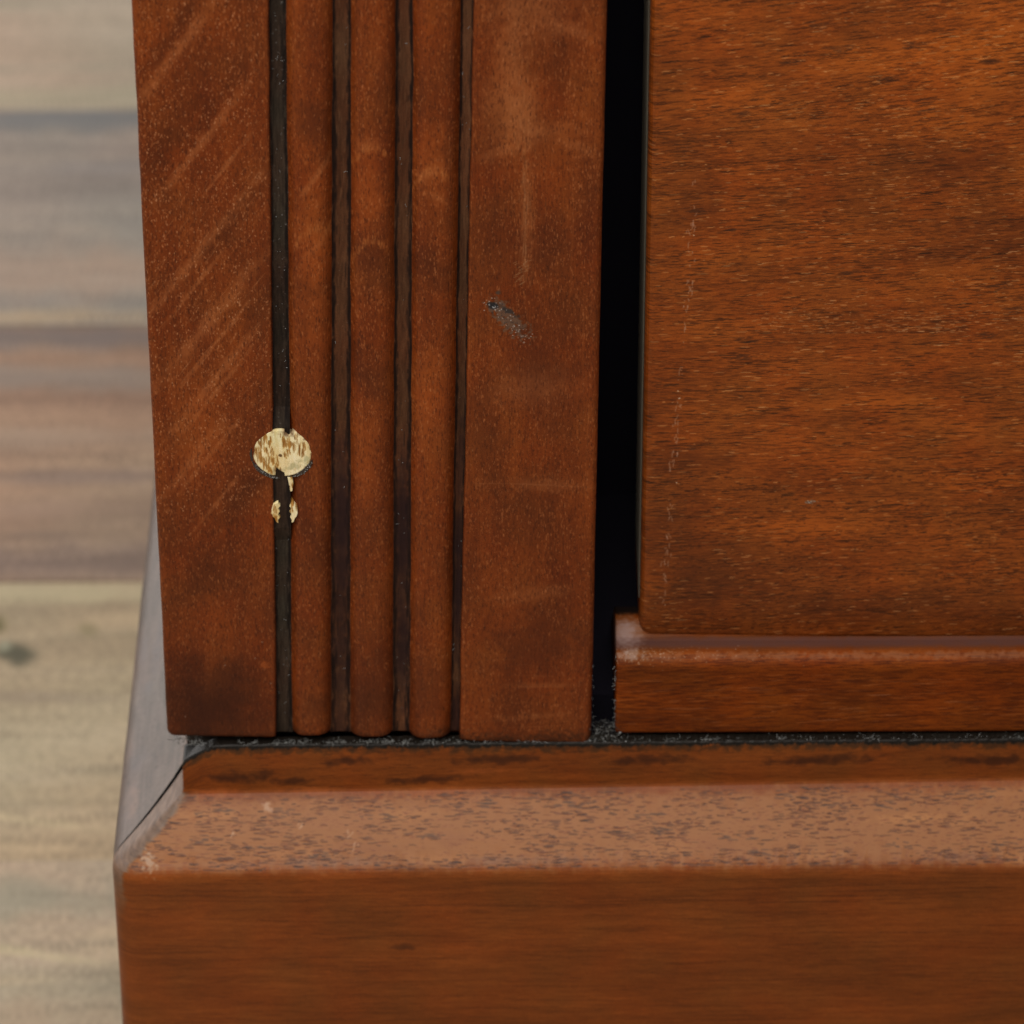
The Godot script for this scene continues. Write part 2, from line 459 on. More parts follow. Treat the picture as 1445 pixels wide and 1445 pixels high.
func paint_base() -> void:
	# y here is the distance down the moulding from the top of its upper step (0 at the top, negative downwards)
	var cv := Canvas.new(-64.0, 84.0, -54.0, 4.0, 10.0, 24)
	cv.wood([c8(80, 38, 11), c8(112, 55, 16), c8(134, 68, 22), c8(152, 82, 32)], false, 400, 0.34, 0.32, 0.3, 12.0, 0.0, 0.52, 0.06)
	var top := -8.7
	var low := -20.3
	# bleached, worn slope between the two upright faces, its lamp highlight painted into the colour
	for i in 40:
		cv.blob(-62 + i * 3.75, (top + low) * 0.5, 5.0, 6.3, 0.0, c8(152, 101, 62), 0.72, 0.16, 0.32, 20 + i, 0.0, 0.5)
	for i in 26:
		cv.blob(rng.randf_range(-50, 82), rng.randf_range(low + 1, top - 1), rng.randf_range(4, 10), rng.randf_range(0.8, 2.0), 0.0, c8(182, 124, 72).lerp(c8(136, 86, 56), rng.randf()), 0.5, 0.5, 0.9, 140 + i, 0.0, 0.4)
	for i in 9:
		cv.blob(rng.randf_range(-54, 82), low + 1.4, rng.randf_range(3, 8), 1.0, 0.0, c8(132, 94, 74), 0.4, 0.6, 0.9, 180 + i, 0.0, 0.6)
	cv.flecks(4200, -60, 84, low + 0.3, top - 0.2, 0.5, 2.2, 0.13, -0.01, 0.06, c8(92, 50, 32), c8(50, 34, 32), 0.9, -0.35, 0.9, 9)
	cv.flecks(3000, -60, 84, low + 0.3, top - 0.2, 0.3, 1.2, 0.11, 0.03, 0.2, c8(124, 66, 46), c8(104, 56, 40), 0.6, -0.15)
	for s in [[-42.0, -11.0, 4.0], [-34.0, -11.5, 2.2], [-45.5, -15.5, 3.0], [-37.0, -16.8, 4.0], [-4.0, -10.3, 2.0], [9.0, -11.0, 3.0], [20.0, -12.5, 2.6], [-20.0, -12.0, 3.0], [40.0, -10.0, 2.0], [33.0, -16.0, 3.0], [46.0, -11.5, 3.0], [56.0, -11.7, 2.4], [57.0, -17.2, 3.0], [36.0, -18.0, 2.6], [68.0, -10.2, 4.0], [72.0, -17.4, 3.0], [22.0, -15.0, 1.8], [-12.0, -15.2, 3.0], [-28.0, -18.0, 3.0]]:
		for i in 9:
			cv.stroke(s[0] + rng.randfn() * s[2] * 0.45, s[1] + rng.randfn() * 0.3, rng.randf_range(0.6, 2.0), -0.04, 0.16, c8(66, 50, 46), 0.6, -0.2)
	cv.blob(-36.0, -10.6, 0.9, 1.5, 0.5, c8(196, 166, 146), 0.6, 0.7, 0.8, 51)
	for p in [[-41.0, -14.5], [-24.0, -14.5], [-31.0, -13.5], [-23.0, -16.5]]:
		for i in 5:
			cv.stroke(p[0] + rng.randfn() * 0.3, p[1] + rng.randfn() * 0.4, 0.7, 1.2, 0.15, c8(206, 172, 146), 0.5)
	cv.blob(-53.5, -18.6, 1.2, 2.4, 0.3, c8(188, 166, 148), 0.65, 0.8, 0.8, 53)
	# dark smears on the upper step
	for s in [[-40.0, -5.5, 7.0, 1.6], [-32.0, -6.4, 5.0, 0.9], [-12.0, -6.6, 9.0, 1.1], [-24.0, -2.5, 5.0, 1.3], [20.0, -3.0, 8.0, 1.6], [45.0, -3.4, 12.0, 1.5], [-2.0, -2.5, 8.0, 1.5], [70.0, -4.0, 9.0, 2.0]]:
		cv.blob(s[0], s[1], s[2], s[3], 0.03, c8(44, 20, 12), 0.62, 0.6, 0.9, int(s[0]) + 260, 0.0, 0.35)
	for i in 20:
		cv.blob(-46 + i * 6.5, -0.2, 5.0, 1.3, 0.0, c8(44, 34, 26), 0.6, 0.6, 0.9, 300 + i, 0.0, 0.6)
	for s in [[-44.0, -8.2, 5.0], [-30.0, -8.2, 6.0], [-5.0, -5.0, 7.0]]:
		cv.blob(s[0], s[1], s[2], 0.9, 0.0, c8(160, 82, 34), 0.6, 0.4, 0.9, int(s[0]) + 360)
	cv.flecks(700, -60, 84, -8.5, 0, 0.6, 3.5, 0.1, 0.02, 0.05, c8(54, 24, 10), c8(44, 18, 8), 0.45, -0.1)
	# long quiet grain of the lower face
	for n in 360:
		var y := rng.randf_range(-54, low - 1.0)
		var x := rng.randf_range(-64, 70)
		var ln := rng.randf_range(6, 32)
		var dark := rng.randf() < 0.62
		var al := rng.randf_range(0.08, 0.3) if dark else rng.randf_range(0.05, 0.22)
		var ph := rng.randf() * 6.0
		for i in int(ln / 0.9):
			cv.stroke(x + i * 0.9, y + 0.5 * sin(ph + i * 0.07), 1.4, 0.0, rng.randf_range(0.12, 0.3), c8(58, 25, 6) if dark else c8(156, 82, 34), al * rng.randf_range(0.5, 1.0))
	cv.flecks(5000, -64, 84, -54, low - 0.5, 1.0, 4.5, 0.13, 0.0, 0.02, c8(62, 27, 8), c8(160, 86, 38), 0.3, -0.08)
	for p in [[-16.0, -35.0, 3.0]]:
		cv.blob(p[0], p[1], p[2], 1.1, 0.0, c8(48, 23, 10), 0.45, 0.4, 1.0, int(p[0]) + 700, 0.0, 0.5)
	for iy in cv.h:
		var s := cv.y1 - iy / cv.k
		# worn finish where the moulding turns the corner, its grey sheen painted in
		var d := clampf((-8.7 - s) / 11.6, 0.0, 1.0) * 10.5
		var edge := -48.4 - d + (0.5 + 0.16 * d if s > low else 1.6)
		var most := 0.8 if s > low else 0.7 * clampf((s + 30.0) / 9.0, 0.0, 1.0)
		for ix in int(18 * cv.k):
			var a := most * clampf((edge - (cv.x0 + ix / cv.k)) / 0.7 + 0.5 + 1.2 * wob.get_noise_2d(ix * 0.6, iy * 0.6), 0.0, 1.0)
			if s > -8.4:
				a *= clampf((-48.8 - (cv.x0 + ix / cv.k)) / 0.3, 0.0, 1.0)
			var o := iy * cv.w + ix
			var n := 1.0 + 0.25 * wob.get_noise_2d(ix * 1.1, iy * 1.1 + 70.0)
			cv.r[o] = lerpf(cv.r[o], 0.45 * n, a)
			cv.g[o] = lerpf(cv.g[o], 0.40 * n, a)
			cv.b[o] = lerpf(cv.b[o], 0.375 * n, a)
		# end grain seen only in the open joint, near black to paint in its shade
		if s < -51.0:
			for ix in range(cv.w - 30, cv.w):
				cv.r[iy * cv.w + ix] = 0.085
				cv.g[iy * cv.w + ix] = 0.062
				cv.b[iy * cv.w + ix] = 0.05
		# packed dirt on the hidden top, with the shade of the joint painted in
		if s > -0.75:
			for ix in cv.w:
				var o := iy * cv.w + ix
				var a := clampf((s + 0.3) / 0.25 + 1.6 * wob.get_noise_2d(ix * 0.8, 8.0) + 1.0 * wob.get_noise_2d(ix * 5.0, 18.0), 0.0, 0.95)
				var dn := 0.07 + 0.05 * wob.get_noise_2d(ix * 2.5, iy * 4.0)
				cv.r[o] = lerpf(cv.r[o], dn * 1.1, a)
				cv.g[o] = lerpf(cv.g[o], dn, a)
				cv.b[o] = lerpf(cv.b[o], dn * 0.9, a)
	base_cv = cv
	wood_material("base_wood", cv, 0.47, 0.008, 0.33, 0.94)


func paint_side() -> void:
	# along the side moulding: x is depth, y is the distance down the moulding
	var cv := Canvas.new(-210.0, 14.0, -54.0, 4.0, 4.0, 25)
	cv.wood([c8(54, 44, 38), c8(82, 70, 62), c8(103, 88, 79), c8(122, 105, 94)], false, 500, 0.55, 0.45, 0.3, 30.0, 0.0, 0.45, 0.1)  # greys of the worn finish, with its window sheen painted in
	for i in 40:
		cv.blob(rng.randf_range(-120, 10), rng.randf_range(-20, -8), rng.randf_range(2, 9), rng.randf_range(0.6, 2.2), 0.0, c8(72, 72, 78).lerp(c8(132, 102, 86), rng.randf()), 0.5, 0.6, 0.9, 900 + i, 0.0, 0.4)
	cv.flecks(500, -120, 14, -21, -8, 0.4, 1.6, 0.3, 0.0, 0.2, c8(58, 52, 54), c8(66, 44, 38), 0.6, -0.1, 0.6)
	for iy in int(4.4 * cv.k):
		for ix in cv.w:
			var o := iy * cv.w + ix
			var dn := 0.09 + 0.07 * wob.get_noise_2d(ix * 5.0, iy * 7.0)
			cv.r[o] = dn
			cv.g[o] = dn * 0.95
			cv.b[o] = dn * 0.9
	cv.blob(-207.0, -50.0, 5.0, 5.0, 0.0, c8(22, 17, 14), 1.0, 0.0, 0.3)  # near-black spot for the end cap, painting the dark of the crack
	side_cv = cv
	wood_material("side_wood", cv, 0.46, 0.006, 0.42, 0.94)


func paint_groove() -> void:
	# four strips side by side, 2.6 mm each, with corner shade painted in as dark edges
	var cv := Canvas.new(0.0, 12.0, -46.0, 94.0, 8.0, 26)
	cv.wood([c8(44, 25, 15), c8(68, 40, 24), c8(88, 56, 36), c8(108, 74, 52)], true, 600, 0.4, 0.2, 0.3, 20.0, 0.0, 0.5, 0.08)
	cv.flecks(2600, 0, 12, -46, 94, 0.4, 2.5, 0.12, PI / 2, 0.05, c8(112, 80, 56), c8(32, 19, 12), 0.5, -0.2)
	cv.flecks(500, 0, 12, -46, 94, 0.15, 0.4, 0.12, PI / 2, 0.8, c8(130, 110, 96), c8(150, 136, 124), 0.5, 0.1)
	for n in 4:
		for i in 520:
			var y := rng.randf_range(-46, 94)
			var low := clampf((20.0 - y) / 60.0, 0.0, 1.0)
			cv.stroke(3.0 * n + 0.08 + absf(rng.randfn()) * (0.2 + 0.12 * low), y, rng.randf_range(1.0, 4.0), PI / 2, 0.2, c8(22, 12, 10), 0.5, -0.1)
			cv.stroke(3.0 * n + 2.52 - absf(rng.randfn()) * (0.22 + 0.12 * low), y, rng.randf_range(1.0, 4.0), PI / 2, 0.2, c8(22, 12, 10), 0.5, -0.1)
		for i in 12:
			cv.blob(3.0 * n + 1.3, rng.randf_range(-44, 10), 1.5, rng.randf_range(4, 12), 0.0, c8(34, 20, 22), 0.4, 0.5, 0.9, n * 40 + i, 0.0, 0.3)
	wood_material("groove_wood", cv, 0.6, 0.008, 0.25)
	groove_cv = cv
	var cv2 := Canvas.new(0.0, 12.0, -46.0, 94.0, 8.0, 27)
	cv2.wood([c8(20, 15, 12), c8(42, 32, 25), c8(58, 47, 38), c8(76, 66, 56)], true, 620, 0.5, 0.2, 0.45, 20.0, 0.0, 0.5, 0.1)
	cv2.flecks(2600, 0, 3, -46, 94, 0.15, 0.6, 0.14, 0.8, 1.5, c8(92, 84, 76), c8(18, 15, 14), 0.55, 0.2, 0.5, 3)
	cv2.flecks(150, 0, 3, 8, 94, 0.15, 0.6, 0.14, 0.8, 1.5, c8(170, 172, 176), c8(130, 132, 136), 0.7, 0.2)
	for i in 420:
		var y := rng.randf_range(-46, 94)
		cv2.stroke(0.08 + absf(rng.randfn()) * 0.16, y, rng.randf_range(1.0, 4.0), PI / 2, 0.2, c8(16, 10, 9), 0.5, -0.1)  # side shade of the first groove, painted as dark edges
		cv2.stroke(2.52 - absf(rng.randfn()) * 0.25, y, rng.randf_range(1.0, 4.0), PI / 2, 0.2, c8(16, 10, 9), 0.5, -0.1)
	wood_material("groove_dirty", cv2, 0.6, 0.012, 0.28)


func paint_plug() -> void:
	var cv := Canvas.new(-6.0, 6.0, -6.0, 6.0, 16.0, 28)
	cv.wood([c8(170, 140, 84), c8(204, 184, 130), c8(222, 210, 168), c8(234, 226, 196)], true, 700, 0.4, 0.4, 0.3, 10.0, 0.0, 0.62, 0.09)
	for s in [[-2.1, 2.6, 2.6, 0.5], [-1.6, 2.3, 1.6, 0.45], [0.7, 2.0, 2.8, 0.5], [1.2, 1.6, 1.6, 0.4], [-3.2, 0.0, 3.6, 0.3], [-2.6, -1.5, 2.6, 0.35], [-1.2, -1.2, 2.0, 0.5], [-1.9, -2.6, 1.4, 0.4], [2.5, 0.8, 2.8, 0.25], [3.1, 1.3, 2.4, 0.25], [-0.4, -3.0, 1.0, 0.3], [0.3, -0.3, 1.0, 0.3], [2.1, 2.9, 1.2, 0.3], [-3.7, 0.5, 1.6, 0.25], [-3.0, 1.6, 1.8, 0.3], [-2.9, -0.4, 2.2, 0.4], [-2.2, 0.6, 1.4, 0.4], [-1.4, 0.4, 1.6, 0.3], [0.2, 2.6, 1.2, 0.3], [0.9, 0.4, 1.2, 0.35], [2.9, -0.2, 1.8, 0.3], [1.8, 0.9, 2.2, 0.22], [-0.8, -2.0, 1.6, 0.35], [-1.6, -3.2, 1.2, 0.35]]:
		for i in 7:
			cv.stroke(s[0] + rng.randfn() * s[3] * 0.5, s[1] + rng.randfn() * 0.3, s[2] * rng.randf_range(0.5, 1.0), PI / 2 + rng.randfn() * 0.08, s[3] * 0.4, c8(168, 118, 50).lerp(c8(108, 66, 22), rng.randf()), 0.75, -0.3)
	cv.blob(-0.25, -0.3, 0.34, 0.42, 0.3, c8(76, 48, 20), 0.9, 0.5, 0.6, 3, -0.4)
	cv.blob(1.7, -2.2, 1.9, 0.9, 0.45, c8(146, 142, 100), 0.6, 0.7, 0.8, 4)
	cv.blob(3.3, -1.2, 0.9, 1.1, 0.2, c8(146, 144, 104), 0.55, 0.7, 0.8, 6)
	cv.flecks(260, -6, 6, -6, 6, 0.15, 0.8, 0.09, PI / 2, 0.2, c8(160, 112, 50), c8(246, 240, 220), 0.5, -0.1)
	for i in 40:
		var a := TAU * i / 40.0
		cv.blob(cos(a) * 4.25, sin(a) * 4.25, 0.5, 0.45, a, c8(92, 64, 34), 0.9 * rng.randf(), 0.7, 0.9, i)  # dirty rim, darkened further to paint in the shade of a recess
	cv.blob(0.9, 3.6, 1.2, 0.9, 0.0, c8(92, 64, 40), 0.8, 0.6, 0.8, 77)
	cv.blob(-0.6, -3.4, 0.9, 1.2, 0.0, c8(70, 50, 34), 0.7, 0.6, 0.8, 78)
	mats["plug_cv"] = cv
	wood_material("plug_wood", cv, 0.6, 0.012, 0.4, 1.05)


# ------------------------------------------------------------------ mesh building

class Shape:
	var v := PackedVector3Array()
	var t := PackedVector2Array()

	func tri(a: Vector3, b: Vector3, c: Vector3, ta := Vector2.ZERO, tb := Vector2.ZERO, tc := Vector2.ZERO) -> void:
		v.append_array([a, b, c])
		t.append_array([ta, tb, tc])

	func quad(a: Vector3, b: Vector3, c: Vector3, d: Vector3, ta := Vector2.ZERO, tb := Vector2.ZERO, tc := Vector2.ZERO, td := Vector2.ZERO) -> void:
		tri(a, b, c, ta, tb, tc)
		tri(a, c, d, ta, tc, td)

	# rows of equal length, each a closed loop; flat caps given by a 2D outline of the loop
	func loft(rows: Array, uvs: Array, outline: PackedVector2Array, cap_uv := Vector2(-1, -1)) -> void:
		var n: int = rows[0].size()
		for i in rows.size() - 1:
			for j in n:
				var q := (j + 1) % n
				quad(rows[i][j], rows[i][q], rows[i + 1][q], rows[i + 1][j], uvs[i][j], uvs[i][q], uvs[i + 1][q], uvs[i + 1][j])
		for e in 2:
			var row: PackedVector3Array = rows[0] if e == 0 else rows[-1]
			var tv: PackedVector2Array = uvs[0] if e == 0 else uvs[-1]
			var ol := outline
			if cap_uv.x >= 0.0:
				tv = tv.duplicate()
				tv.fill(cap_uv)
			var ix := Geometry2D.triangulate_polygon(ol)
			# the cap is wound against the first side face that it touches
			var turn := 0.0
			for k in range(0, ix.size(), 3):
				turn += (ol[ix[k + 1]] - ol[ix[k]]).cross(ol[ix[k + 2]] - ol[ix[k]])
			var area := 0.0
			for k in n:
				area += ol[k].cross(ol[(k + 1) % n])
			var same := turn * area > 0.0
			for k in range(0, ix.size(), 3):
				var a := ix[k]
				var b := ix[k + 1]
				var c := ix[k + 2]
				if same == (e == 0):
					var s := b
					b = c
					c = s
				tri(row[a], row[b], row[c], tv[a], tv[b], tv[c])

	func box(a: Vector3, b: Vector3) -> void:
		var p := []
		for i in 8:
			p.append(Vector3(a.x if i & 1 == 0 else b.x, a.y if i & 2 == 0 else b.y, a.z if i & 4 == 0 else b.z))
		for f in [[0, 2, 3, 1], [4, 5, 7, 6], [0, 1, 5, 4], [2, 6, 7, 3], [0, 4, 6, 2], [1, 3, 7, 5]]:
			quad(p[f[0]], p[f[1]], p[f[2]], p[f[3]])

	func done() -> ArrayMesh:
		var vol := 0.0
		var o := v[0]
		for i in range(0, v.size(), 3):
			vol += (v[i] - o).dot((v[i + 1] - o).cross(v[i + 2] - o))
		var st := SurfaceTool.new()
		st.begin(Mesh.PRIMITIVE_TRIANGLES)
		st.set_smooth_group(-1)
		var order := [0, 2, 1] if vol > 0.0 else [0, 1, 2]
		for i in range(0, v.size(), 3):
			for k in order:
				st.set_uv(t[i + k])
				st.add_vertex(v[i + k])
		st.generate_normals()
		return st.commit()


func obj(called: String, mesh: Mesh, material: Material, parent: Node) -> MeshInstance3D:
	var o := MeshInstance3D.new()
	o.name = called
	o.mesh = mesh
	o.material_override = material
	parent.add_child(o, true)
	return o


# ------------------------------------------------------------------ floor

func build_floor() -> void:
	var floor_ := Node3D.new()
	floor_.name = "floor"
	floor_.set_meta("kind", "structure")
	floor_.set_meta("label", "pale weathered wooden plank floor behind and below the cabinet")
	add_child(floor_)
	var s := Shape.new()
	s.box(v3(-1400, FLOOR_Y - 40, -1000), v3(1200, FLOOR_Y - 14, 900))
	obj("subfloor", s.done(), mats["subfloor"], floor_)
	# five looks of plank; 0..4 lie where the photograph looks, from far to near
	var looks := [
		[[c8(118, 106, 90), c8(138, 124, 108), c8(150, 136, 120)], c8(126, 124, 108)],
		[[c8(104, 99, 94), c8(121, 114, 106), c8(134, 122, 110)], c8(102, 100, 97)],
		[[c8(94, 77, 64), c8(116, 96, 80), c8(132, 111, 92)], c8(84, 72, 64)],
		[[c8(108, 96, 78), c8(128, 115, 94), c8(140, 127, 106)], c8(102, 94, 76)],
		[[c8(104, 97, 82), c8(123, 114, 98), c8(137, 124, 108)], c8(98, 97, 84)],
	]
	var pm := []
	for i in looks.size():
		var cv := Canvas.new(-300.0, 300.0, 0.0, 73.0, 1.7, 40 + i)
		cv.wood(looks[i][0], false, 1000 + i * 10, 0.6, 0.6, 0.1, 16.0, 0.0, 0.55, 0.06)
		for n in 26:
			cv.blob(rng.randf_range(-300, 300), rng.randf_range(0, 73), rng.randf_range(10, 46), rng.randf_range(1.2, 4.0), rng.randf_range(-0.06, 0.06), looks[i][1], 0.45, 0.5, 1.0, n + i * 50, 0.0, 0.05)
		for n in 12:
			cv.blob(rng.randf_range(-300, 300), rng.randf_range(0, 73), rng.randf_range(14, 50), rng.randf_range(1.2, 3.6), rng.randf_range(-0.05, 0.05), c8(156, 138, 112), 0.4, 0.5, 1.0, n + i * 50 + 25, 0.0, 0.05)
		# what the photograph shows of each: x from -115 to -60 is in view, y is across the plank from near to far
		if i == 0:
			cv.blob(-90, 4.0, 60, 7.0, 0.0, c8(136, 132, 112), 0.6, 0.3, 0.8, 3, 0.0, 0.05)
		if i == 1:
			cv.blob(-80, 70.0, 60, 6.0, 0.05, c8(92, 93, 94), 0.8, 0.4, 0.9, 4, 0.0, 0.06)
			cv.blob(-70, 54.0, 40, 4.0, 0.08, c8(110, 105, 103), 0.6, 0.4, 0.9, 5, 0.0, 0.06)
			cv.blob(-90, 18.0, 60, 14.0, 0.0, c8(138, 116, 100), 0.6, 0.4, 0.9, 6, 0.0, 0.06)
			cv.blob(-90, 2.5, 60, 3.5, 0.0, c8(142, 122, 96), 0.6, 0.3, 0.9, 6, 0.0, 0.06)
		if i == 2:
			cv.blob(-90, 70.0, 70, 6.0, 0.0, c8(92, 84, 82), 0.8, 0.3, 0.9, 7, 0.0, 0.06)
			cv.blob(-90, 58.0, 70, 6.0, 0.0, c8(108, 100, 94), 0.7, 0.3, 0.9, 8, 0.0, 0.06)
			cv.blob(-90, 40.0, 60, 4.5, 0.02, c8(130, 112, 97), 0.7, 0.4, 0.9, 9, 0.0, 0.06)
			cv.blob(-80, 29.0, 60, 3.0, 0.0, c8(96, 82, 76), 0.6, 0.4, 0.9, 10, 0.0, 0.06)
			cv.blob(-90, 20.0, 50, 4.0, 0.02, c8(124, 104, 90), 0.5, 0.4, 0.9, 12, 0.0, 0.06)
			cv.blob(-90, 5.0, 60, 8.0, 0.0, c8(92, 78, 72), 0.7, 0.3, 0.9, 11, 0.0, 0.06)
		if i == 3:
			cv.blob(-90, 70.0, 70, 4.5, 0.0, c8(142, 133, 108), 0.8, 0.3, 0.8, 12, 0.0, 0.06)
			cv.blob(-89.0, 54.0, 4.2, 6.0, 0.9, c8(60, 58, 44), 0.9, 0.4, 0.8, 13, 0.0, 0.12)
			cv.blob(-93.0, 62.0, 3.0, 4.0, 0.0, c8(78, 72, 42), 0.8, 0.4, 0.8, 14, 0.0, 0.12)
			cv.blob(-91.0, 56.0, 2.0, 2.4, -0.4, c8(126, 128, 110), 0.7, 0.4, 0.8, 15, 0.0, 0.12)
			cv.blob(-76.0, 60.0, 2.4, 2.6, 0.3, c8(98, 90, 64), 0.7, 0.4, 0.9, 16, 0.0, 0.12)
			cv.blob(-88, 42.0, 26, 2.4, -0.05, c8(104, 93, 80), 0.5, 0.4, 0.9, 17, 0.0, 0.08)
			cv.blob(-84, 10.0, 24, 1.6, -0.18, c8(152, 139, 112), 0.6, 0.4, 0.9, 18, 0.0, 0.08)
		if i == 4:
			cv.blob(-90, 64.0, 50, 7.0, 0.0, c8(104, 104, 92), 0.6, 0.4, 0.9, 19, 0.0, 0.06)
			cv.blob(-86, 52.0, 30, 1.8, -0.2, c8(150, 140, 112), 0.6, 0.4, 0.9, 20, 0.0, 0.08)
			cv.blob(-90, 36.0, 50, 8.0, 0.0, c8(122, 104, 86), 0.5, 0.4, 0.9, 21, 0.0, 0.06)
		# wavy grain lines
		for n in 90:
			var gx := rng.randf_range(-160, -30)
			var gy := rng.randf_range(0, 73)
			var ph := rng.randf() * 6.0
			var gc: Color = looks[i][0][0].darkened(0.25) if rng.randf() < 0.6 else looks[i][0][2].lightened(0.12)
			var gw := rng.randf_range(0.7, 1.8)
			for q in int(rng.randf_range(10, 40)):
				cv.stroke(gx + q * 1.5, gy + 2.2 * sin(ph + q * 0.08), 2.2, 0.1 * cos(ph + q * 0.08), gw, gc, 0.3)
		var m := wood_material("plank_%d" % i, cv, 0.46, 0.01, 0.5, 1.33)
		pm.append(m)
	var order := [3, 0, 4, 2, 1, 0, 1, 2, 3, 4, 2, 0, 3, 1, 4, 0, 2]
	var edges := PackedFloat32Array()
	for i in 6:
		edges.append(-326.0 - 77.0 * (6 - i))
	edges.append_array(PackedFloat32Array([-326.0, -249.5, -169.6, -93.0]))
	for i in 8:
		edges.append(-93.0 + 77.0 * (i + 1))
	for i in edges.size() - 1:
		var look: int = clampi(i - 5, 0, 4) if i >= 5 and i <= 9 else order[i % order.size()]
		var a := -420.0 - 90.0 * ((i * 5) % 7) * 0.5
		var xs := [a - 620.0, a, a + 640.0, a + 1240.0]
		if i >= 5 and i <= 9:
			xs = [-300.0 - 600.0, -300.0 - 20.0 * (i % 3), 300.0 + 25.0 * (i % 2), 900.0]
		for j in 3:
			var lk: int = look if j == 1 else (look + j + i) % 5
			obj("plank", plank(xs[j] + 0.1, xs[j + 1] - 0.1, edges[i] + 0.06, edges[i + 1] - 0.06, 0.1 * sin(i * 2.1 + j)), pm[lk], floor_)


func plank(xa: float, xb: float, za: float, zb: float, dy: float) -> ArrayMesh:
	var s := Shape.new()
	var rows := []
	var uvs := []
	for e in [[FLOOR_Y - 14.0, 0.0], [FLOOR_Y - 1.0 + dy, 0.0], [FLOOR_Y - 0.1 + dy, 0.06], [FLOOR_Y + dy, 0.3]]:
		var i: float = e[1]
		rows.append(PackedVector3Array([v3(xa + i, e[0], za + i), v3(xb - i, e[0], za + i), v3(xb - i, e[0], zb - i), v3(xa + i, e[0], zb - i)]))
		var tv := PackedVector2Array()
		for q in [[xa, za], [xb, za], [xb, zb], [xa, zb]]:
			tv.append(Vector2((q[0] + 300.0) / 600.0, (q[1] - za) / (zb - za)))
		uvs.append(tv)
	s.loft(rows, uvs, PackedVector2Array([Vector2(xa, za), Vector2(xb, za), Vector2(xb, zb), Vector2(xa, zb)]))
	return s.done()


# ------------------------------------------------------------------ plinth mouldings

const STEP_X := -48.4     # left face of the upper step
const STEP_Z := 0.25       # front face of the upper step

# outline of the moulding: how far it stands out from the step, height; the last ones are its hidden back
func base_outline() -> Array:
	var o := [[-2.0, -43.05, 2.0], [-0.35, -43.05, 0.3], [-0.1, -43.2, 0.1], [0.0, -43.6, -0.2]]
	for i in 5:
		o.append([0.0, lerpf(-45.0, -51.4, i / 4.0), lerpf(-1.3, -7.8, i / 4.0)])
	o.append_array([[0.06, -51.85, -8.3], [0.25, -52.2, -8.6], [0.6, -52.5, -8.9]])
	for i in 6:
		var t := (i + 1) / 6.0
		o.append([lerpf(0.6, 9.0, t), lerpf(-52.5, -57.9, t) - 0.25 * sin(t * PI), lerpf(-8.9, -19.0, t)])
	for i in 6:
		var a := (i + 1) / 6.0
		o.append([lerpf(lerpf(9.0, 10.5, a), 10.5, a), lerpf(lerpf(-57.9, -58.86, a), lerpf(-58.86, -60.4, a), a), lerpf(-19.0, -21.6, a)])
	for i in 5:
		o.append([10.5 + 0.1 * i, lerpf(-66.0, FLOOR_Y, i / 4.0), lerpf(-27.5, -111.5, i / 4.0)])
	o.append([-2.0, FLOOR_Y, -120.0])
	return o


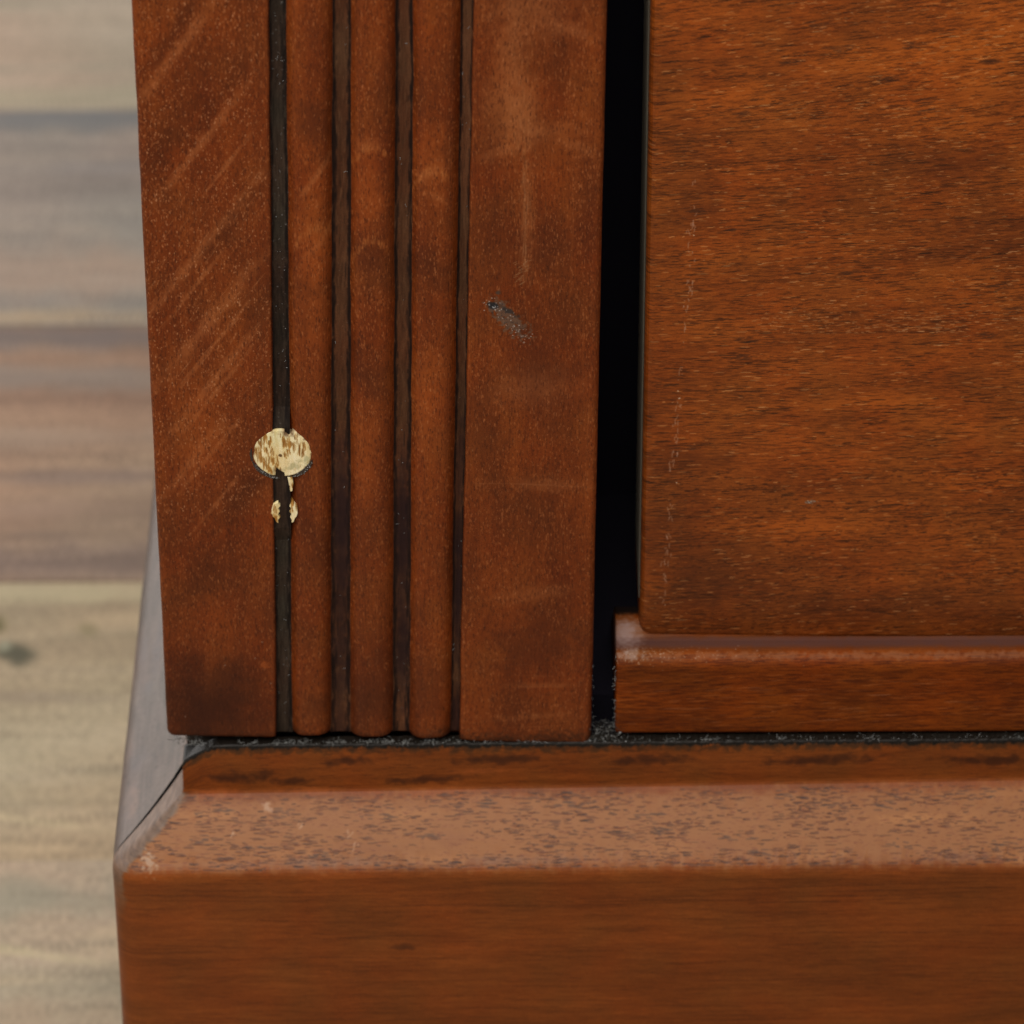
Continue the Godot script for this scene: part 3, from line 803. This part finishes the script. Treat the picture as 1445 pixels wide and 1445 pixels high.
func build_base(cabinet: Node3D) -> void:
	var prof := base_outline()
	# front moulding: from the right, round the corner, and a few millimetres back along the side
	var rows := []
	var uvs := []
	var first := PackedVector2Array()
	var last := PackedVector2Array()
	var xs := [420.0, 200.0, 110.0]
	for i in 216:
		xs.append(84.0 - i * 0.6)
	for i in 12:
		xs.append(lerpf(-45.6, -48.0, i / 11.0))
	var stations := []
	for x in xs:
		stations.append([0, x])
	for i in 15:
		stations.append([1, i / 14.0])
	for i in 6:
		stations.append([2, i / 5.0])
	for st in stations:
		var row := PackedVector3Array()
		var tv := PackedVector2Array()
		for p in prof:
			var d: float = p[0]
			var y: float = p[1]
			var rad := maxf(0.12, 0.25 + d * 0.30)
			var cx := STEP_X - d + rad
			var cz := STEP_Z + d - rad
			var x: float
			var z: float
			var u: float
			if st[0] == 0:
				x = maxf(st[1], cx)
				z = STEP_Z + d
				u = x
			elif st[0] == 1:
				var a: float = st[1] * PI / 2
				x = cx - rad * sin(a)
				z = cz + rad * cos(a)
				u = cx - rad * a
			else:
				var end := crack_z(d)
				x = STEP_X - d
				z = lerpf(cz, minf(end, cz - 0.3), st[1])
				u = cx - rad * PI / 2 + (z - cz)
			# the right half of the slope starts a little higher, and the top left corner of the step is broken off
			if y < -44.5 and y > -58.5 and d < 9.0:
				y += clampf((x + 48.0) / 123.0, 0, 2) * 1.4 * clampf((y + 44.5) / -6.0, 0, 1) * clampf((y + 58.5) / 5.0, 0, 1)
			if y > -51.0:
				var cut := -47.0 + 3.5 * pow(clampf((x + 48.4) / 5.2, 0, 1), 0.7)
				if st[0] == 2:
					cut = -47.0 - 1.5 * st[1]
				if y > -46.9:
					y = minf(y, cut + (y + 43.5) * 0.9)
				elif x < -43.0:
					y = minf(y, cut - 0.5 + (y + 45.0))
			if y > -44.2:
				y += 0.16 * wob.get_noise_2d(x * 9.0, 77.0) + 0.1 * wob.get_noise_2d(x * 40.0, 71.0)
			if d > 8.0 and y > -60.0:
				y += 0.10 * wob.get_noise_2d(x * 6.0, 3.0)
			if y < -59:
				x += 0.25 * clampf((y + 60.0) / -50.0, 0, 1) * (1.0 if st[0] > 0 else 0.0)
			row.append(v3(x, y, z))
			tv.append(base_cv.uv(u, p[2]))
		rows.append(row)
		uvs.append(tv)
	for p in prof:
		first.append(Vector2(p[0], p[1]))
	var s := Shape.new()
	s.loft(rows, uvs, first, base_cv.uv(82.5, -52.5))
	obj("front_moulding", s.done(), mats["base_wood"], cabinet)

	# side moulding, parted from the front one by an open crack
	rows = []
	uvs = []
	for i in 40:
		var t := i / 39.0
		var row := PackedVector3Array()
		var tv := PackedVector2Array()
		for p in prof:
			var d: float = p[0]
			if d == -2.0:
				d = -9.0
			var start := crack_z(d) - 0.22 - 2.1 * pow(clampf(1.0 - d / 10.5, 0, 1), 1.5)
			if p[1] < -59.0:
				start = crack_z(d) - 0.01
			if d < -1.0:
				start = -2.4
			var z := lerpf(start, -380.0, pow(t, 2.2))
			var y: float = p[1]
			if d > 0.0 and y > -60.0:
				y += 0.08 * wob.get_noise_2d(z * 4.0, 40.0)
			row.append(v3(STEP_X - d - 0.05 - 0.024 * (z - 7.0) + 0.12 * wob.get_noise_2d(z * 2.0, 9.0), y, z))
			tv.append(side_cv.uv(z, p[2]))
		rows.append(row)
		uvs.append(tv)
	var ol := PackedVector2Array()
	for p in prof:
		ol.append(Vector2(-9.0 if p[0] == -2.0 else p[0], p[1]))
	s = Shape.new()
	s.loft(rows, uvs, ol, side_cv.uv(-207.0, -50.0))
	var side := obj("side_moulding", s.done(), mats["side_wood"], cabinet)
	side.set_meta("label", "worn side moulding with its grey sheen painted in and an open crack at the corner")


func crack_z(d: float) -> float:
	return -6.0 + 12.4 * pow(clampf(d / 10.5, 0, 1.1), 0.85)


# ------------------------------------------------------------------ corner post

# left and right edges of the four grooves at the top (y 85.5) and the foot (y -41.7)
const GROOVES := [[-31.98, -29.39, -34.64, -31.95], [-23.56, -20.88, -26.6, -23.5], [-15.33, -12.73, -17.5, -14.76], [-6.71, -4.68, -9.1, -7.4]]


func groove_x(n: int, side: int, y: float) -> float:
	var t := clampf((85.5 - y) / 127.2, -1.5, 1.05)
	var bend := wob.get_noise_2d(y * 1.1, n * 31.0 + side * 17.0) * 0.14 + wob.get_noise_2d(y * 6.0, n * 13.0 + side * 7.0 + 200.0) * 0.05
	return lerpf(GROOVES[n][side], GROOVES[n][side + 2], t) + bend + (0.13 if side == 0 else -0.22)


func left_x(y: float) -> float:
	return lerpf(-49.74, -50.36, clampf((85.5 - y) / 127.0, -2, 1.1)) + 0.10 * wob.get_noise_2d(y * 1.2, 77.0)


func right_x(y: float) -> float:
	return lerpf(12.46, 11.57, clampf((85.5 - y) / 128.0, -2, 1.1)) + 0.06 * wob.get_noise_2d(y * 1.2, 97.0)


func post_levels() -> Array:
	# height above the foot, and how much the lower edge is rounded there
	var l := [[0.0, 0.75], [0.12, 0.42], [0.35, 0.2], [0.7, 0.06], [1.2, 0.0]]
	for i in 46:
		l.append([3.0 + i * 3.0, 0.0])
	l.append_array([[180.0, 0.0], [260.0, 0.0], [400.0, 0.0]])
	return l


func build_post(cabinet: Node3D) -> void:
	var post: MeshInstance3D
	var rows := []
	var uvs := []
	var outline := PackedVector2Array()
	for lv in post_levels():
		var y0: float = -41.6 + lv[0]
		var i: float = lv[1]
		var xl := left_x(y0) + i * 1.3
		var xr := right_x(y0) - i * 0.5
		var a := groove_x(0, 0, y0)
		var b := groove_x(3, 1, y0)
		var p := []
		p.append([xl + 0.3, -24.0])
		p.append([xl, -23.5])
		for k in 6:
			var t := k / 5.0 * PI / 2
			p.append([xl + 0.9 - 0.9 * cos(t), -0.9 + 0.9 * sin(t) - i])
		for k in 8:
			p.append([lerpf(xl + 0.9, a, (k + 1) / 9.0), -i + 0.06 * wob.get_noise_2d(y0 * 1.5, k * 9.0)])
		p.append_array([[a - 0.25, -0.02 - i], [a - 0.05, -0.14 - i], [a + 0.02, -0.4 - i], [a + 0.15, -2.3], [b - 0.15, -2.3], [b - 0.02, -0.4 - i], [b + 0.05, -0.14 - i], [b + 0.25, -0.02 - i]])
		for k in 8:
			p.append([lerpf(b, xr - 0.9, (k + 1) / 9.0), -i * 0.4 + 0.06 * wob.get_noise_2d(y0 * 1.5, 200 + k * 9.0)])
		for k in 6:
			var t := k / 5.0 * PI / 2
			p.append([xr - 0.9 + 0.9 * sin(t), -0.9 + 0.9 * cos(t) - i * 0.4])
		p.append([xr, -23.5])
		p.append([xr - 0.3, -24.0])
		var row := PackedVector3Array()
		var tv := PackedVector2Array()
		for q in p:
			var fx: float = clampf((q[0] + 50.0) / 62.0, 0, 1)
			var y: float = y0 - 1.85 * fx * clampf(1.0 - lv[0] / 20.0, 0, 1)
			row.append(v3(q[0], y, q[1]))
			tv.append(post_cv.uv(q[0], y))
			if lv[0] == 0.0:
				outline.append(Vector2(q[0], q[1]))
		rows.append(row)
		uvs.append(tv)
	var s := Shape.new()
	s.loft(rows, uvs, outline)
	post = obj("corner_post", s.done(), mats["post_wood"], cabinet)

	# three reeds between the four grooves
	for n in 3:
		rows = []
		uvs = []
		outline = PackedVector2Array()
		for lv in post_levels():
			var y: float = -41.75 - 0.35 * n * clampf(1.0 - lv[0] / 20.0, 0, 1) + lv[0]
			var i: float = lv[1]
			var a := groove_x(n, 1, y)
			var b := groove_x(n + 1, 0, y)
			var row := PackedVector3Array()
			var tv := PackedVector2Array()
			var pts := [[a - 0.05, -2.5]]
			for k in 17:
				var q := -1.0 + k / 8.0
				var e := signf(q) * pow(absf(q), 0.75)
				pts.append([lerpf(a, b, 0.5 + 0.5 * e), -0.05 - i * 0.6 - 1.5 * pow(absf(e), 3.6) + 0.05 * wob.get_noise_2d(y * 1.5, 400.0 + n * 40.0 + k * 3.0)])
			pts.append([b + 0.05, -2.5])
			for q in pts:
				row.append(v3(q[0], y, q[1]))
				tv.append(post_cv.uv(q[0], y))
				if lv[0] == 0.0:
					outline.append(Vector2(q[0], q[1]))
			rows.append(row)
			uvs.append(tv)
		s = Shape.new()
		s.loft(rows, uvs, outline)
		obj("reed", s.done(), mats["post_wood"], post)

	# floors of the grooves, stained dark, with shade painted along their edges
	for n in 4:
		rows = []
		uvs = []
		outline = PackedVector2Array()
		for lv in post_levels():
			var y: float = -42.0 + lv[0]
			var a := groove_x(n, 0, y) - 0.08
			var b := groove_x(n, 1, y) + 0.08
			var row := PackedVector3Array()
			var tv := PackedVector2Array()
			# dirt has filled the first groove almost flush round the plugs
			var fill := 0.0
			if n == 0:
				fill = 1.2 * smoothstep(-6.0, -2.0, y) * (1.0 - smoothstep(15.5, 19.0, y))
			for q in [[a, -2.28], [a, -1.45 + fill], [lerpf(a, b, 0.2), -1.6 + fill], [lerpf(a, b, 0.5), -1.66 + fill], [lerpf(a, b, 0.8), -1.6 + fill], [b, -1.45 + fill], [b, -2.28]]:
				row.append(v3(q[0], y, q[1] + 0.05 * wob.get_noise_2d(y * 3.0, n * 50.0)))
				tv.append(groove_cv.uv(3.0 * n + 2.6 * (q[0] - a) / (b - a), y))
				if lv[0] == 0.0:
					outline.append(Vector2(q[0], q[1]))
			rows.append(row)
			uvs.append(tv)
		s = Shape.new()
		s.loft(rows, uvs, outline)
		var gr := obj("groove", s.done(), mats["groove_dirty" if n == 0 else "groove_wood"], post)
		if n == 0:
			gr.set_meta("label", "blackened groove filled with dirt")

	# plugged screw holes set in the first groove
	var big := PackedVector2Array()
	for i in 56:
		var a := TAU * i / 56.0
		var rr := 4.15 + 0.14 * wob.get_noise_2d(cos(a) * 30.0, sin(a) * 30.0 + 60.0) + 0.06 * wob.get_noise_2d(cos(a) * 160.0, sin(a) * 160.0)
		big.append(Vector2(cos(a) * rr, sin(a) * rr))
	var shape: PackedVector2Array = Geometry2D.clip_polygons(big, PackedVector2Array([Vector2(0.35, 5.0), Vector2(0.5, 3.5), Vector2(1.0, 3.1), Vector2(1.5, 3.5), Vector2(1.7, 5.0)]))[0]
	shape = Geometry2D.clip_polygons(shape, PackedVector2Array([Vector2(-1.15, -5.0), Vector2(-1.0, -3.2), Vector2(-0.85, -2.4), Vector2(-0.45, -3.0), Vector2(0.3, -3.5), Vector2(0.3, -5.0)]))[0]
	var pl := obj("wood_plug", plug(shape, -32.15, 10.75, 0.02), mats["plug_wood"], post)
	pl.set_meta("label", "round cream filler plug in the old screw hole")
	var small := PackedVector2Array()
	for i in 36:
		var a := TAU * i / 36.0
		var rr := 1.9 + 0.2 * wob.get_noise_2d(cos(a) * 40.0, sin(a) * 40.0 + 160.0)
		small.append(Vector2(cos(a) * rr - 0.05, sin(a) * rr - (0.5 if sin(a) < -0.7 else 0.0)))
	for part in Geometry2D.clip_polygons(small, PackedVector2Array([Vector2(-0.7, -4), Vector2(0.8, -4), Vector2(0.95, -1.6), Vector2(0.75, -1.1), Vector2(0.98, -0.7), Vector2(0.7, -0.1), Vector2(0.95, 0.4), Vector2(0.72, 0.9), Vector2(1.0, 1.4), Vector2(0.9, 4), Vector2(-0.6, 4), Vector2(-0.9, 1.5), Vector2(-0.6, 1.0), Vector2(-0.95, 0.5), Vector2(-0.7, 0.0), Vector2(-1.0, -0.6), Vector2(-0.65, -1.1), Vector2(-1.0, -1.6)])):
		obj("wood_plug", plug(part, -32.05, 0.45, 0.06), mats["plug_wood"], post)
	obj("wood_plug", plug(PackedVector2Array([Vector2(-0.3, 1.3), Vector2(0.35, 1.25), Vector2(0.5, 0.2), Vector2(0.3, -1.2), Vector2(0.05, -1.3), Vector2(-0.1, -0.2)]), -31.2, 5.1, -0.15), mats["plug_wood"], post)
	# dark glossy crescents, added for the shaded open gap under the plug
	for c in [[3.42, 4.62, 0.34], [5.02, 6.02, 0.36], [2.9, 3.5, 0.2]]:
		var g := Shape.new()
		var rr := []
		var uu := []
		for i in 19:
			var t := i / 18.0
			var a: float = lerpf(c[0], c[1], t)
			var wd: float = c[2] * sqrt(maxf(0.02, sin(t * PI)))
			var row := PackedVector3Array()
			for q in 8:
				var b := TAU * q / 8.0
				var dist := 4.32 + wd * cos(b) * 0.9 + 0.08 * wob.get_noise_2d(i * 18.0, q * 20.0)
				row.append(v3(-32.15 + cos(a) * dist, 10.7 + sin(a) * dist, 0.0 + (0.10 + 0.04 * wob.get_noise_2d(i * 30.0, q * 9.0)) * sin(b)))
			rr.append(row)
			var tv := PackedVector2Array()
			tv.resize(8)
			uu.append(tv)
		var oc := PackedVector2Array()
		for q in 8:
			oc.append(Vector2(cos(TAU * q / 8.0), sin(TAU * q / 8.0)))
		g.loft(rr, uu, oc)
		obj("gap_shade", g.done(), mats["gap_shade"], post)


func plug(shape: PackedVector2Array, cx: float, cy: float, top: float) -> ArrayMesh:
	var cv: Canvas = mats["plug_cv"]
	var rows := []
	var uvs := []
	for e in [[-2.4, 1.0], [top - 0.22, 1.0], [top - 0.05, 0.985], [top, 0.95]]:
		var row := PackedVector3Array()
		var tv := PackedVector2Array()
		var mid := Vector2.ZERO
		for p in shape:
			mid += p / shape.size()
		for p in shape:
			var q: Vector2 = mid + (p - mid) * e[1]
			row.append(v3(cx + q.x, cy + q.y, e[0]))
			tv.append(cv.uv(q.x, q.y))
		rows.append(row)
		uvs.append(tv)
	var s := Shape.new()
	s.loft(rows, uvs, shape)
	return s.done()


# ------------------------------------------------------------------ drawer front and rail

func build_front(cabinet: Node3D) -> void:
	# rounded panel: outline in x and y, front edge rounded over
	var rows := []
	var uvs := []
	var ol := PackedVector2Array()
	for e in [[-24.0, 0.0], [-8.2, 0.0], [-7.5, 0.08], [-6.95, 0.3], [-6.65, 0.6], [-6.5, 1.1]]:
		var i: float = e[1]
		var row := PackedVector3Array()
		var tv := PackedVector2Array()
		var pts := []
		for k in 9:
			var a := PI + k / 8.0 * PI / 2
			var rad := 2.1 - i
			pts.append(Vector2(20.65 + rad * cos(a), -26.6 + rad * sin(a)))
		for k in 12:
			var x := 24.0 + k * 5.5
			pts.append(Vector2(x, -28.7 - (x - 20.0) * 0.024 + i + 0.05 * wob.get_noise_2d(x * 5.0, 3.0)))
		pts.append(Vector2(420 - i, -38.0 + i))
		pts.append(Vector2(420 - i, 358.0 - i))
		pts.append(Vector2(17.4 + i, 358.0 - i))
		for k in 30:
			var y := 96.0 - k * 4.0
			pts.append(Vector2(lerpf(18.38, 18.62, clampf((82.0 - y) / 105.0, 0, 1)) + i + 0.07 * wob.get_noise_2d(y * 3.0, 60.0), y))
		for p in pts:
			row.append(v3(p.x, p.y, e[0]))
			tv.append(panel_cv.uv(p.x, p.y))
			if e[0] == -24.0:
				ol.append(p)
		rows.append(row)
		uvs.append(tv)
	var s := Shape.new()
	s.loft(rows, uvs, ol)
	var front := obj("drawer_front", s.done(), mats["panel_wood"], cabinet)
	# dark painted left edge of the drawer front
	s = Shape.new()
	rows = []
	uvs = []
	for k in 26:
		var y := -22.0 + k * 14.6
		var x := lerpf(18.38, 18.62, clampf((82.0 - y) / 105.0, 0, 1)) - 0.12
		rows.append(PackedVector3Array([v3(x, y, -24.2), v3(x - 0.05, y, -8.0), v3(x + 0.05, y, -7.45), v3(x + 0.3, y, -8.2), v3(x + 0.3, y, -24.2)]))
		var tv := PackedVector2Array()
		tv.resize(5)
		uvs.append(tv)
	s.loft(rows, uvs, PackedVector2Array([Vector2(0, -24.2), Vector2(-0.05, -8.0), Vector2(0.05, -7.45), Vector2(0.3, -8.2), Vector2(0.3, -24.2)]))
	obj("edge_strip", s.done(), mats["dark_edge"], front)

	# bottom rail with its ledge; hollow where the panel meets it
	rows = []
	uvs = []
	var prof := [[-26.0, -42.4, -43.6], [-1.4, -42.4, -42.4], [-1.1, -42.2, -42.2], [-1.0, -41.8, -41.8], [-1.0, -36.0, -36.0], [-1.0, -30.2, -30.2]]
	for k in 8:
		var a := (k + 1) / 8.0 * PI / 2
		prof.append([-1.0 - 2.2 * (1.0 - cos(a)), -30.2 + 2.1 * sin(a), -30.2 + 3.0 * a / (PI / 2)])
	prof.append_array([[-4.4, -28.25, -26.0], [-5.4, -28.4, -25.1], [-6.2, -28.35, -24.3], [-6.8, -28.0, -23.4], [-7.3, -27.4, -22.2], [-7.7, -26.85, -20.9], [-7.9, -26.6, -19.9], [-8.3, -26.5, -19.4], [-11.0, -26.5, -17.0]])
	ol = PackedVector2Array()
	for p in prof:
		ol.append(Vector2(p[0], p[1]))
	for st in [[15.15, 0.6], [15.2, 0.25], [15.35, 0.08], [15.6, 0.0], [17.0, 0.0], [18.5, 0.0], [21.0, 0.0], [30.0, 0.0], [40.0, 0.0], [50.0, 0.0], [60.0, 0.0], [70.0, 0.0], [82.0, 0.0], [420.0, 0.0]]:
		var row := PackedVector3Array()
		var tv := PackedVector2Array()
		for p in prof:
			var x: float = st[0]
			var z: float = p[0]
			var y: float = p[1]
			if z > -20.0:
				z -= st[1]
				y += -st[1] * 0.6 if y > -35.0 else st[1] * 0.3
			if z < -6.5 and y > -28.2:
				y -= clampf((x - 20.0) * 0.024, 0, 1.4)
			row.append(v3(x, y - clampf((x - 15.0) / 60.0, 0, 1) * 0.25, z))
			tv.append(rail_cv.uv(x, p[2]))
		rows.append(row)
		uvs.append(tv)
	s = Shape.new()
	s.loft(rows, uvs, ol)
	obj("bottom_rail", s.done(), mats["rail_wood"], cabinet)


func build_carcass(cabinet: Node3D) -> void:
	# inside seen through the gap, coloured dark for the shade in there, the left side panel and the top
	var s := Shape.new()
	s.box(v3(-38, -47.0, -90), v3(420, 356, -60))
	obj("carcass", s.done(), mats["carcass"], cabinet)
	s = Shape.new()
	s.box(v3(-44, FLOOR_Y, -60), v3(420, -44.2, -12))
	obj("plinth_frame", s.done(), mats["carcass"], cabinet)
	s = Shape.new()
	s.box(v3(-47.5, -43.2, -380), v3(-30, 357, -24.2))
	obj("side_panel", s.done(), mats["post_wood"], cabinet)
	s = Shape.new()
	s.box(v3(-56, 358.5, -385), v3(430, 376, 6))
	obj("top_board", s.done(), mats["panel_wood"], cabinet)


# ------------------------------------------------------------------ dust

func fibre(s: Shape, p: Vector3, ln: float, rad: float, dir: Vector3) -> void:
	var rows := []
	var uvs := []
	var d := dir.normalized()
	var bend := Vector3(rng.randfn(), rng.randfn(), rng.randfn()) * 0.9
	for i in 5:
		var side := d.cross(Vector3(0.3, 0.9, 0.2)).normalized()
		var up := side.cross(d)
		var row := PackedVector3Array()
		for q in 4:
			var a := TAU * q / 4.0
			var w: Vector3 = p + (side * cos(a) + up * sin(a)) * rad
			row.append(v3(w.x, w.y, w.z))
		rows.append(row)
		var tv := PackedVector2Array()
		tv.resize(4)
		uvs.append(tv)
		p += d * ln / 4.0
		d = (d + bend * 0.4).normalized()
	s.loft(rows, uvs, PackedVector2Array([Vector2(1, 0), Vector2(0, 1), Vector2(-1, 0), Vector2(0, -1)]))


func speck(s: Shape, p: Vector3, rad: float) -> void:
	var c := []
	for d in [Vector3.RIGHT, Vector3.LEFT, Vector3.UP, Vector3.DOWN, Vector3.BACK, Vector3.FORWARD]:
		var w: Vector3 = p + d * rad * rng.randf_range(0.5, 1.3) + Vector3(rng.randfn(), rng.randfn(), rng.randfn()) * rad * 0.2
		c.append(v3(w.x, w.y, w.z))
	for f in [[0, 2, 4], [4, 2, 1], [1, 2, 5], [5, 2, 0], [0, 4, 3], [4, 1, 3], [1, 5, 3], [5, 0, 3]]:
		s.tri(c[f[0]], c[f[2]], c[f[1]])


func build_dust() -> void:
	var lint := Shape.new()
	var grit := Shape.new()
	# along the joint under the post and the rail
	for i in 1500:
		var x := rng.randf_range(-48.0, 84.0)
		if x > -44.5 and x < -40.0 and rng.randf() < 0.9:
			continue
		if x > 14.0 and rng.randf() < 0.4:
			continue
		if wob.get_noise_2d(x * 3.0, 300.0) < (-0.05 if x < -9.0 else 0.16) and rng.randf() < 0.93:
			continue
		fibre(lint, Vector3(x, -42.98 + absf(rng.randfn()) * 0.16, 0.1 - absf(rng.randfn()) * 0.4), rng.randf_range(0.15, 0.7), rng.randf_range(0.012, 0.03), Vector3(rng.randfn(), rng.randfn() * 0.35, rng.randfn() * 0.4))
	for i in 2600:
		var x := rng.randf_range(-48.0, 84.0)
		if wob.get_noise_2d(x * 4.0, 330.0) < 0.05 and rng.randf() < 0.8:
			continue
		speck(grit if rng.randf() < (0.78 if x < 11.0 else 0.9) else lint, Vector3(x, -43.0 + absf(rng.randfn()) * 0.12, 0.15 - absf(rng.randfn()) * 0.6), rng.randf_range(0.03, 0.12))
	# a clot at the foot of the gap beside the post, and at the lower left corner
	for i in 330:
		fibre(lint if rng.randf() < 0.22 else grit, Vector3(13.5 + rng.randfn() * 1.2, -43.0 + absf(rng.randfn()) * 1.3, -0.3 - absf(rng.randfn()) * 1.2), rng.randf_range(0.2, 1.0), rng.randf_range(0.012, 0.03), Vector3(rng.randfn(), rng.randfn() * 0.6, rng.randfn() * 0.4))
	for i in 120:
		speck(grit if rng.randf() < 0.85 else lint, Vector3(13.5 + rng.randfn() * 1.4, -43.2 + absf(rng.randfn()) * 0.6, -absf(rng.randfn()) * 1.0), rng.randf_range(0.06, 0.2))
	for i in 60:
		fibre(lint if rng.randf() < 0.35 else grit, Vector3(-46.6 + rng.randfn() * 1.3, -43.3 + absf(rng.randfn()) * 0.5, -1.5 + rng.randfn() * 0.8), rng.randf_range(0.3, 1.5), rng.randf_range(0.02, 0.04), Vector3(rng.randfn(), rng.randfn() * 0.4, rng.randfn() * 0.4))
	# caught up the sides of the gap, in the grooves, and a few hairs on the rail
	for i in 46:
		var left := rng.randf() < 0.35
		fibre(lint, Vector3(11.75 if left else 15.0, rng.randf_range(-42, -28), -1.2 - rng.randf() * 0.6), rng.randf_range(0.2, 0.7), 0.025, Vector3(rng.randfn() * 0.5, rng.randfn(), rng.randfn() * 0.5))
	for i in 120:
		var n := 0 if rng.randf() < 0.62 else rng.randi_range(1, 3)
		var y := rng.randf_range(-41, 88)
		var x := lerpf(groove_x(n, 0, y), groove_x(n, 1, y), rng.randf_range(0.15, 0.85))
		if rng.randf() < 0.5:
			fibre(lint, Vector3(x, y, -1.5), rng.randf_range(0.15, 0.7), 0.022, Vector3(rng.randfn() * 0.5, rng.randfn(), 0.1))
		else:
			speck(lint, Vector3(x, y, -1.56), rng.randf_range(0.04, 0.09))
	# pale specks added as silver glints round the lower rim of the plug
	for i in 90:
		var a := lerpf(3.6, 4.55, rng.randf()) if rng.randf() < 0.6 else lerpf(5.1, 5.95, rng.randf())
		var q := 4.35 + rng.randfn() * 0.16
		speck(lint, Vector3(-32.15 + cos(a) * q, 10.7 + sin(a) * q, 0.1), rng.randf_range(0.03, 0.09))
	for m in [["dust", lint, "lint", "pale dust fluff caught in the joint along the foot of the cabinet"], ["dirt", grit, "grit", "dark gritty dirt packed in the joint along the foot of the cabinet"]]:
		var o := obj(m[0], m[1].done(), mats[m[2]], self)
		o.set_meta("kind", "stuff")
		o.set_meta("label", m[3])
		o.set_meta("category", m[0])
